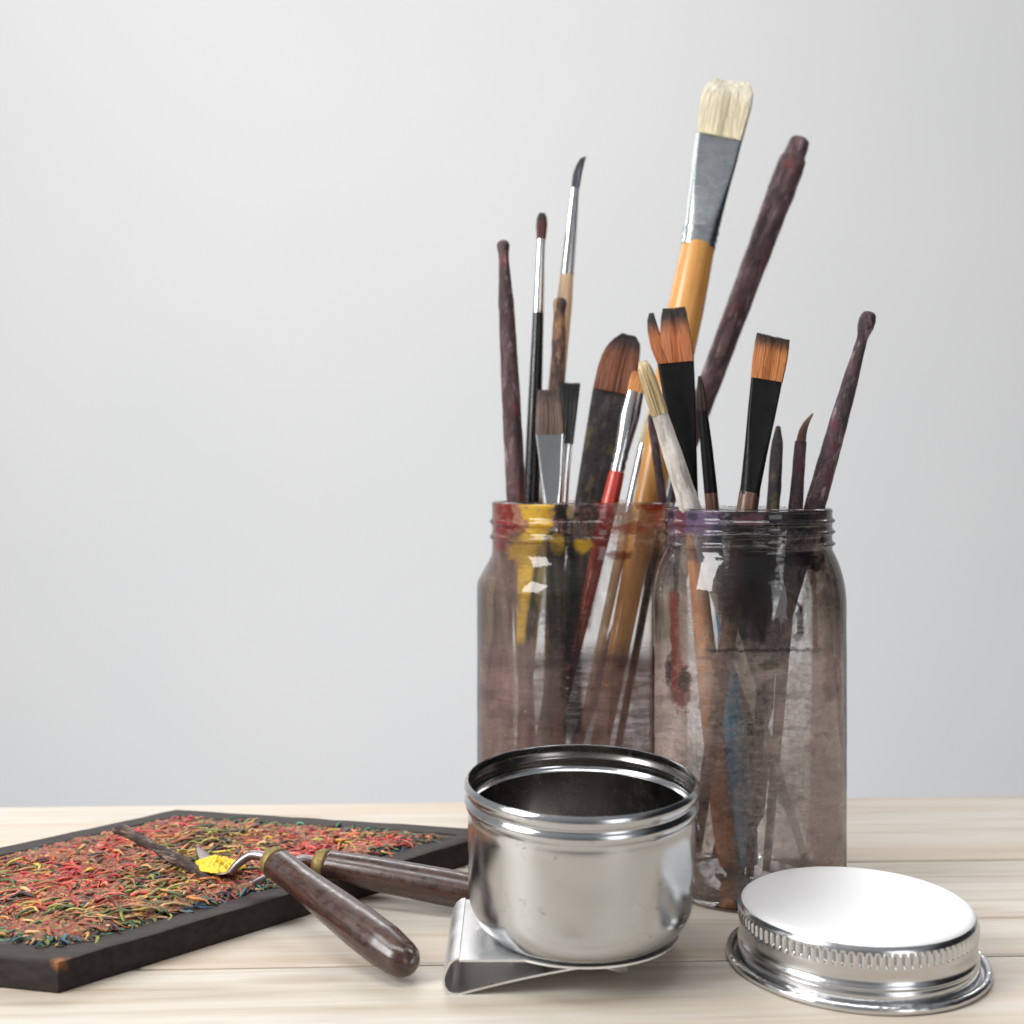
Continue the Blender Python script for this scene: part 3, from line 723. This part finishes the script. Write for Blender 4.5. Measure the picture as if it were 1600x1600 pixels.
def build_strands():
    rnd = random.Random(3)
    V, Fc, cols = [], [], []
    q = [p-ctr for p in inset(quad, 1.45)]
    reds = [lin(c) for c in ((212,66,50),(222,98,70),(196,50,52),(222,112,64),(226,124,104),(166,44,36),(210,70,78))]
    ochs = [lin(c) for c in ((200,140,92),(216,158,84),(196,118,56),(214,170,116),(176,100,62),(196,112,74))]
    grns = [lin(c) for c in ((132,136,60),(96,112,52),(170,166,80),(70,92,52),(120,104,54))]
    yels = [lin(c) for c in ((222,190,60),(228,204,90),(214,160,60))]
    darks = [lin(c) for c in ((66,44,40),(84,56,44),(56,48,50),(96,44,50))]
    tealz = [lin(c) for c in ((50,120,96),(60,104,112),(40,72,100),(84,140,110),(50,66,86))]
    N = 8600
    for s in range(N):
        u, v = rnd.random(), rnd.random()
        p = q[0].lerp(q[1], u).lerp(q[3].lerp(q[2], u), v)
        p = Vector((p.x+rnd.gauss(0, .08), p.y+rnd.gauss(0, .08), 0))
        if p.x < -11.5-.2*(p.y) - 0 and p.x+ctr.x < -30: continue
        e = min(u, v, 1-u, 1-v)
        cl = fbm(p.x*.22, p.y*.22, 9, 3); cl2 = fbm(p.x*.3+50, p.y*.3, 4, 3)
        x = rnd.random()
        if e < .05 and rnd.random() < .6: pal = tealz if rnd.random() < .62 else grns
        elif x < .31+cl*.95: pal = reds
        elif x < .66+cl*.3: pal = ochs
        elif x < .84: pal = grns if cl2 > -.2 else darks
        elif x < .89: pal = yels
        else: pal = darks
        c = rnd.choice(pal); jj = rnd.uniform(.45, 1.15); c = tuple(min(1, k*jj) for k in c)
        ang = rnd.gauss(-.05, .5)+cl2*1.1
        L = rnd.uniform(.4, 1.55)*(1 if e > .04 else .6); K = 7; cur = rnd.uniform(-1.2, 1.2) if s % 2 else rnd.uniform(-3, 3); w0 = rnd.uniform(.03, .095)
        layer = rnd.random()**1.4
        z0 = HT-.06+layer*.27*(min(1, e*9)*.8+.2)+.12*cl2*min(1, e*8)
        L *= 1 if s % 2 else .6
        pos = p.copy(); pos.z = z0; lift = rnd.uniform(-.06, .14)
        pts = []
        for k in range(K):
            t = k/(K-1)
            pts.append(Vector((pos.x, pos.y, z0+lift*math.sin(math.pi*t)*1.2+.03*noise.noise(Vector((pos.x*3, pos.y*3, s))))))
            a = ang+cur*t+1.2*noise.noise(Vector((t*2.5, s*.7, 0)))
            pos += Vector((math.cos(a), math.sin(a), 0))*(L/(K-1))
        i0 = len(V); n = 5
        for k, pt in enumerate(pts):
            t = k/(K-1); d = (pts[min(k+1, K-1)]-pts[max(k-1, 0)]).normalized()
            sx = Vector((-d.y, d.x, 0)).normalized(); sz = Vector((0, 0, 1))
            w = w0*(.35+.65*math.sin(math.pi*(.12+.8*t)))*(1+.3*noise.noise(Vector((s, t*5, 0))))
            for i in range(n):
                a = 2*math.pi*i/n; r = pt+sx*math.cos(a)*w+sz*math.sin(a)*w*.62
                V.append(tuple(r)); cols.append(tuple(q1*(1.1+.6*noise.noise(Vector((t*3, s*.37, 2)))) for q1 in c))
        for k in range(K-1):
            for i in range(n):
                j = (i+1) % n; Fc.append((i0+k*n+i, i0+k*n+j, i0+(k+1)*n+j, i0+(k+1)*n+i))
        Fc.append(tuple(i0+i for i in reversed(range(n)))); Fc.append(tuple(i0+(K-1)*n+i for i in range(n)))
    o = link('paint_strings', V, Fc, M['strand'], box_root, cols=cols)
    o['kind'] = 'stuff'
build_strands()

# ------------------------------------------------------------------ palette knives
def knife_wood():
    m, nt, out = new_mat('dark_varnished_handle'); p = bsdf(nt, out, Roughness=.32, Coat_Weight=.5, Coat_Roughness=.16)
    n1 = noi(nt, objco(nt, 2.5, 2.5, .25), 2.2, 6, .65, .5)
    c = ramp(nt, n1, [(.3, lin((30,16,11))), (.5, lin((54,30,22))), (.72, lin((82,52,38)))])
    f = ramp(nt, noi(nt, objco(nt, 1, 1, .6), .8, 4, .6), [(.55, g(0)), (.72, g(.35))])
    nt.links.new(mixc(nt, f, c, lin((88,62,48))), p.inputs['Base Color'])
    rr = ramp(nt, noi(nt, objco(nt), 3, 5, .7), [(.35, g(.2)), (.7, g(.55))]); nt.links.new(rr, p.inputs['Roughness'])
    nt.links.new(bump(nt, noi(nt, objco(nt), 2, 4, .6), .2, .0005), p.inputs['Normal']); return m
M['knifewood'] = knife_wood()
M['brass'] = mat_paint('worn_brass', lin((136,118,74)), .5, .5, 0)
bp = [n for n in M['brass'].node_tree.nodes if n.type == 'BSDF_PRINCIPLED'][0]; bp.inputs['Metallic'].default_value = .75
M['knifesteel'] = mat_metal('smeared_steel', lin((150,140,140)), .3, .6)
def tube_pts(pts, rad, n=12, flat=1.0):
    V, Fc = [], []
    K = len(pts)
    for k, p in enumerate(pts):
        d = (pts[min(k+1, K-1)]-pts[max(k-1, 0)]).normalized()
        sx = d.cross(Vector((0, 0, 1))).normalized(); sz = sx.cross(d)
        r = rad[k]
        r, fl = (r if isinstance(r, tuple) else (r, flat))
        for i in range(n):
            a = 2*math.pi*i/n; q = p+sx*math.cos(a)*r+sz*math.sin(a)*r*fl; V.append(tuple(q))
    for k in range(K-1):
        for i in range(n):
            j = (i+1) % n; Fc.append((k*n+i, k*n+j, (k+1)*n+j, (k+1)*n+i))
    Fc.append(tuple(reversed(range(n)))); Fc.append(tuple((K-1)*n+i for i in range(n)))
    return V, Fc
def smoothpts(P, m=8):
    out = []
    for i in range(len(P)-1):
        p0 = P[max(i-1, 0)]; p1 = P[i]; p2 = P[i+1]; p3 = P[min(i+2, len(P)-1)]
        for k in range(m):
            t = k/m
            out.append(.5*((2*p1)+(-p0+p2)*t+(2*p0-5*p1+4*p2-p3)*t*t+(-p0+3*p1-3*p2+p3)*t**3))
    out.append(P[-1]); return out
def knife(label, A, E, wid, neck, blade, bw, bladem, crust=None):
    """A collar end, E butt end"""
    d = (A-E).normalized(); L = (A-E).length
    xax = Vector((0, 0, 1)).cross(d).normalized(); yax = d.cross(xax)
    q = Matrix((xax, yax, d)).transposed().to_quaternion()
    root = empty('palette_knife', E, label, 'palette knife', 'palette knives', rot=q)
    inv = q.inverted()
    secs = []
    for (t, w) in wid: secs.append((t*L, w, w*.92, 0))
    rs = refine(secs, .15)
    rs = [(-w0*1.0*math.sin(u), secs[0][1]*math.cos(u), secs[0][2]*math.cos(u), 0) for (u, w0) in ((1.45, secs[0][1]), (1.2, secs[0][1]), (.85, secs[0][1]), (.45, secs[0][1]))]+rs
    V, Fc = loft(rs, 28, 2.0, True, .005, L); link('handle', V, Fc, M['knifewood'], root)
    w = wid[-1][1]
    V, Fc = loft([(L-.02, w*.98, w*.92, 0), (L+.08, w*1.02, w*.98, 0), (L+.34, w*.96, w*.92, 0), (L+.5, w*.78, w*.76, 0), (L+.58, w*.45, w*.45, 0)], 28)
    link('collar', V, Fc, M['brass'], root)
    pts = smoothpts([inv @ (p-E) for p in neck]); K = len(pts)
    V, Fc = tube_pts(pts, [.2-.04*k/K for k in range(K)]); link('neck', V, Fc, M['knifesteel'], root)
    pts = smoothpts([p-E for p in blade])
    V, Fc = [], []
    K = len(pts)
    # blade: flat strip with thickness
    n = 10; VV = []
    for k, p in enumerate(pts):
        dd = (pts[min(k+1, K-1)]-pts[max(k-1, 0)]).normalized(); sx = dd.cross(Vector((0, 0, 1))).normalized(); sz = sx.cross(dd)
        t = k/(K-1); ww = bw(t); th = .04 if not crust else crust*(.7+.8*abs(noise.noise(Vector((t*9, 3, 1)))))
        for i in range(n):
            a = 2*math.pi*i/n
            r = 1 if not crust else 1+.5*noise.noise(Vector((t*14, a, 5)))
            VV.append(inv @ (p+sx*math.cos(a)*ww*r+sz*math.sin(a)*th*r))
    V = [tuple(v) for v in VV]
    for k in range(K-1):
        for i in range(n):
            j = (i+1) % n; Fc.append((k*n+i, k*n+j, (k+1)*n+j, (k+1)*n+i))
    Fc.append(tuple(reversed(range(n)))); Fc.append(tuple((K-1)*n+i for i in range(n)))
    link('blade', V, Fc, M[bladem], root)
    return root, inv
M['crust'] = mat_caked('brown_paint_crust', [(.36, lin((30,22,20))), (.5, lin((64,46,42))), (.6, lin((104,84,62))), (.72, lin((190,156,144)))], 3.0, seed=5, bumpy=1.0)
# front knife: yellow paint on its blade
A1, E1 = at(434, 1350, 46.2), at(626, 1497, 40.7)
k1, inv1 = knife('palette knife with yellow paint on its blade, glossy rounded dark handle resting on the table', A1, E1,
    [(0, .66), (.12, .76), (.3, .76), (.55, .68), (.8, .60), (1, .62)],
    [A1+(A1-E1).normalized()*.6, at(400,1336,46.9), at(388,1338,47.0), at(372,1350,47.0), at(360,1364,47.0)],
    [at(362,1363,47.0), at(352,1362,47.4), at(330,1350,48.6), at(308,1324,50.4)], lambda t: .42*math.sin(math.pi*min(1, .18+t*.80))+.05, 'knifesteel')
# yellow paint dab
def dab():
    """one ridged smear of yellow paint lying over the blade"""
    V, Fc, cols = [], [], []; cs = at(342, 1353, 48.0); NR, NA = 34, 120
    for side in (1, -1):
        for k in range(NR+1):
            for i in range(NA):
                a = 2*math.pi*i/NA; u = k/NR
                ro = 1+.22*noise.noise(Vector((math.cos(a)*1.5, math.sin(a)*1.5, 2)))+.16*noise.noise(Vector((math.cos(a)*5, math.sin(a)*5, 4)))
                x = math.cos(a)*u*ro*1.0; y = math.sin(a)*u*ro*.85-x*.35
                h = math.sqrt(max(0, 1-u*u))
                rg = 1-abs(noise.noise(Vector((x*4.5+y*2, y*3.2-x, 3))))*2.4
                z = h*(.12+.16*rg+.05*noise.noise(Vector((x*11, y*11, 1)))) if side > 0 else -h*.12
                V.append(tuple(inv1 @ (cs+Vector((x, y, z))-E1)))
                cols.append(tuple(q*(1+.15*noise.noise(Vector((x*3, y*3, 9)))) for q in lin((240, 208, 34))))
    o = (NR+1)*NA
    for sd in range(2):
        for k in range(NR):
            for i in range(NA):
                j = (i+1) % NA; f = (sd*o+k*NA+i, sd*o+(k+1)*NA+i, sd*o+(k+1)*NA+j, sd*o+k*NA+j)
                Fc.append(f if sd == 0 else f[::-1])
    link('yellow_paint', V, Fc, M['strand'], k1, cols=cols)
dab()
A2, E2 = at(512, 1351, 48.6), at(812, 1408, 46.3)
knife('palette knife with a long blade crusted in brown paint, handle ending behind the metal cup', A2, E2,
    [(0, .6), (.1, .72), (.4, .74), (.75, .70), (1, .62)],
    [A2+(A2-E2).normalized()*.6, at(470,1343,48.7), at(440,1358,48.3), at(405,1378,47.2), at(372,1396,46.6)],
    [at(376,1394,46.6), at(340,1384,47.0), at(300,1356,47.8), at(260,1334,48.4), at(215,1310,49), at(182,1292,49.4)],
    lambda t: .15+.08*math.sin(t*9)**2+.10*t, 'crust', crust=.2)

# ------------------------------------------------------------------ metal cup with clip
M['steel'] = mat_metal('polished_steel', (.53,.545,.56), .16, .7)
M['steel_dark'] = mat_metal('shaded_inner_steel', (.25,.235,.22), .22, .0, False)  # cup steel darkened in colour to paint the shade inside the cup
M['steel_clip'] = mat_metal('clip_steel', .82, .33, .12)
cupc = Vector((2.38, 42.4, 0))
cup = empty('dipper_cup', cupc, 'open round stainless steel cup on a folded spring clip', 'cup')
def build_cup():
    Hc = 5.32
    R = 3.93
    outer = [(0, .05), (2.0, .0), (2.55, .02), (2.85, .10)]
    for i in range(1, 13):      # rounded corner
        a = i/12*math.pi/2; outer.append((2.85+1.06*math.sin(a), .10+1.35*(1-math.cos(a))))
    outer += [(3.92, 2.2), (3.93, 3.0), (3.93, 3.8), (3.92, 4.15), (3.89, 4.26), (3.90, 4.32), (3.99, 4.40), (4.04, 4.52), (4.03, 4.64), (3.97, 4.73),
              (3.93, 4.79), (3.94, 4.85), (4.01, 4.93), (4.05, 5.04), (4.04, 5.18), (3.98, 5.28), (3.94, 5.32), (3.91, 5.31)]
    inner = [(3.90, 5.25), (3.93, 5.1), (3.92, 4.98), (3.86, 4.87), (3.82, 4.80), (3.84, 4.74), (3.91, 4.62), (3.92, 4.5), (3.85, 4.39), (3.74, 4.33), (3.75, 3.6), (3.74, 2), (3.7, 1.2), (3.4, .6), (2.8, .25), (0, .22)]
    fine = []
    prof = outer+inner; no = len(outer)
    def fn(r, z, a, k):
        if k < no and 1.5 < z < 4.2: r += .006*noise.noise(Vector((math.sin(a)*2, math.cos(a)*2, z)))
        return r, z
    V, Fc = lathe(prof, 144, fn)
    n = 144
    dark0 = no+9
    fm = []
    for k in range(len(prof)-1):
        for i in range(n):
            fm.append(0 if (k < no or k in (no+7, no+8)) else 1)  # inner ledge keeps the bright steel, painted as the ring catching light from above
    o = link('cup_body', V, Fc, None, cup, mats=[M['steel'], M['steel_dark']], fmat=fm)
    o.location = Vector((.02, -.0, 1.17))*S
    o.rotation_euler = (math.radians(4.0), 0, 0)
    auto(o, 60)
build_cup()
def build_clip():
    th = .07; hw = 2.82
    # top plate outline: strip joined to a disc
    top = 1.14
    cx = 0.0; Rd = 3.42; x0 = -4.1
    pts = [(x0, -hw)]
    a0 = math.pi+math.asin(hw/Rd); 
    a_start = math.atan2(-hw, -math.sqrt(Rd*Rd-hw*hw)); 
    for i in range(61):
        a = a_start+(2*math.pi-2*(math.pi-abs(a_start)))*i/60
        pts.append((cx+Rd*math.cos(a), Rd*math.sin(a)))
    pts.append((x0, hw))
    V = [(x, y, top) for x, y in pts]+[(x, y, top-th) for x, y in pts]; n = len(pts)
    Fc = [tuple(range(n)), tuple(reversed(range(n, 2*n)))]
    for i in range(n):
        j = (i+1) % n
        if j == 0: continue
        Fc.append((i, n+i, n+j, j))
    auto(link('clip_plate', V, Fc, M['steel_clip'], cup, smooth=True), 30)
    # fold and lower leg
    line = [(x0, top), (-4.22, top-.02), (-4.38, top-.14), (-4.50, .78), (-4.58, .52), (-4.56, .30), (-4.46, .13), (-4.30, .045), (-4.1, .05)]
    lf = []
    for p in line: lf.append(p)
    for i in range(1, 9): t = i/8; lf.append((-4.1+t*3.9, .05+t*.86+.05*math.sin(math.pi*t)))
    lf += [(.15, .955), (.5, .86), (.85, .70), (1.15, .54), (1.4, .40), (1.5, .35)]
    V, Fc = [], []
    N = len(lf); Y = [-1, -.93, -.8, -.4, 0, .4, .8, .93, 1]
    def width(x): 
        if x > .1: return hw*(.92-.10*(x-.1)-.5*max(0, x-1.0)**1.5)
        return hw
    for k, (x, z) in enumerate(lf):
        a = lf[max(k-1, 0)]; b = lf[min(k+1, N-1)]
        t = Vector((b[0]-a[0], 0, b[1]-a[1])).normalized(); nn = Vector((-t.z, 0, t.x))*(-1)
        # inner side offset
        for y in Y:
            yy = y*width(x)
            shr = 0
            V.append((x, yy, z))
        for y in Y:
            yy = y*width(x); V.append((x-nn.x*th*-1, yy, z-nn.z*th*-1))
    m = len(Y)
    for k in range(N-1):
        for i in range(m-1):
            a = k*2*m+i; b = (k+1)*2*m+i
            Fc.append((a, a+1, b+1, b)); Fc.append((a+m, b+m, b+m+1, a+m+1))
        a = k*2*m; b = (k+1)*2*m
        Fc.append((a, b, b+m, a+m)); Fc.append((a+m-1, a+2*m-1, b+2*m-1, b+m-1))
    a = (N-1)*2*m
    for i in range(m-1): Fc.append((a+i, a+i+1, a+m+i+1, a+m+i))
    auto(link('clip_spring', V, Fc, M['steel_clip'], cup), 40)
build_clip()

# ------------------------------------------------------------------ lid
lidc = Vector(((1337-800)/F*42.4, 42.4, 0))
def build_lid():
    root = empty('metal_lid', lidc, 'round stainless steel screw lid with knurled side lying flat on the wood', 'lid')
    NK = 92; n = NK*8
    prof = [(0, 1.965), (1.5, 1.96), (3.2, 1.955), (3.72, 1.945), (3.92, 1.91), (4.06, 1.83), (4.13, 1.73), (4.155, 1.68), (4.16, 1.64)]
    for i in range(1, 9): prof.append((4.16, 1.64-.40*i/8))
    k0, k1_ = 8, len(prof)-1
    prof += [(4.16, 1.16), (4.14, 1.06), (4.11, .96), (4.10, .86), (4.11, .76), (4.15, .69), (4.19, .64), (4.20, .60), (4.17, .565), (4.16, .54), (4.19, .50), (4.21, .40), (4.22, .28), (4.22, .16), (4.23, .08),
             (4.27, .03), (4.33, .04), (4.35, .13), (4.38, .22), (4.44, .27), (4.52, .27), (4.59, .23), (4.63, .16), (4.63, .08), (4.59, .02), (4.50, .005), (4.3, .0)]
    inner = [(4.0, .02), (3.98, .8), (3.98, 1.6), (3.8, 1.85), (0, 1.86)]
    prof += inner
    def fn(r, z, a, k):
        if k0 <= k <= k1_:
            t = (1.64-z)/.40; env = sm(0, .18, t)*(1-sm(.82, 1, t))
            ph = (a*NK/(2*math.pi)) % 1.0
            notch = math.exp(-((ph-.5)/.17)**2)
            r += env*(.03-.11*notch)
        z *= 1.08; r *= .965
        if 4.15 < r < 4.55: r += .008*noise.noise(Vector((math.sin(a)*14, math.cos(a)*14, z*3))); z = z*(1+.05*noise.noise(Vector((math.sin(a)*20, math.cos(a)*20, 7))))
        return r, z
    V, Fc = lathe(prof, n, fn)
    fm = [1 if k < 5 else 0 for k in range(len(prof)-1) for i in range(n)]
    o = link('lid_cap', V, Fc, None, root, mats=[M['steel_lid'], M['steel_top']], fmat=fm); auto(o, 60)
M['steel_lid'] = mat_metal('satin_steel', (.62,.625,.63), .19, .05)
M['steel_top'] = mat_metal('brightened_lid_top', .97, .72, .0, False, .1)  # lid steel lightened in colour to paint the bright reflection on its top
build_lid()

# ------------------------------------------------------------------ light
def area(name, loc, tgt, sx, sy, power, col=(1,1,1)):
    l = bpy.data.lights.new(name, 'AREA'); l.shape = 'RECTANGLE'; l.size = sx*S; l.size_y = sy*S; l.energy = power; l.color = col
    o = bpy.data.objects.new(name, l); C.objects.link(o); o.location = Vector(loc)*S
    o.rotation_euler = (Vector(tgt)-Vector(loc)).to_track_quat('-Z', 'Y').to_euler()
    o['kind'] = 'structure'
    return o
area('window_light', (-105, -5, 75), (0, 50, 4), 55, 75, 19, (1, .99, .975))
area('added_overhead_light', (-45, 30, 185), (-10, 190, 5), 200, 60, 26, (1, .99, .98))  # added lamp above the view, aimed to brighten the wall
area('fill_light', (62, -62, 30), (5, 45, 4), 40, 70, 2.2, (.97, .98, 1))
area('added_back_light', (10, 150, 92), (8, -70, -8), 200, 28, 10, (1, 1, 1))  # added lamp out of view, put in to whiten the lid top
area('added_wall_light', (0, 100, -55), (10, 190, 20), 180, 30, 3.0, (.98, .985, 1))  # added lamp hidden below the tabletop, lifts the lower wall
W = bpy.data.worlds.new('World'); sc.world = W; W.use_nodes = True
nt = W.node_tree; bg = nt.nodes['Background']; bg.inputs[1].default_value = .36
tc = nt.nodes.new('ShaderNodeTexCoord'); sx = nt.nodes.new('ShaderNodeSeparateXYZ'); nt.links.new(tc.outputs['Generated'], sx.inputs[0])
wx = ramp(nt, sx.outputs[0], [(0, (.95,.97,1.0)), (.35, (.80,.84,.9)), (.72, (.6,.62,.65)), (.84, (.06,.06,.07)), (.96, (.05,.05,.06))])
ng = nd(nt, 'ShaderNodeMath', operation='MULTIPLY'); nt.links.new(sx.outputs[1], ng.inputs[0]); ng.inputs[1].default_value = -1
wy = ramp(nt, ng.outputs[0], [(.0, g(1)), (.80, g(1)), (.95, g(.55))])
nt.links.new(mixc(nt, 1.0, wx, wy, 'MULTIPLY'), bg.inputs[0])

# ------------------------------------------------------------------ camera
cam = bpy.data.cameras.new('Camera'); co = bpy.data.objects.new('Camera', cam); C.objects.link(co)
co.location = (0, 0, CH*S); co.rotation_euler = (math.radians(90), 0, 0)
cam.sensor_width = 36; cam.lens = 36*F/1600; cam.shift_y = -(800-HZ)/1600
cam.clip_start = .01; cam.clip_end = 50
cam.dof.use_dof = True; cam.dof.focus_distance = .455; cam.dof.aperture_fstop = 10
sc.camera = co
sc.view_settings.view_transform = 'Standard'; sc.view_settings.look = 'None'; sc.view_settings.exposure = 0; sc.view_settings.gamma = 1
sc.render.engine = 'CYCLES'
sc.cycles.max_bounces = 12; sc.cycles.transparent_max_bounces = 24
sc.render.resolution_x = 1024; sc.render.resolution_y = 1024
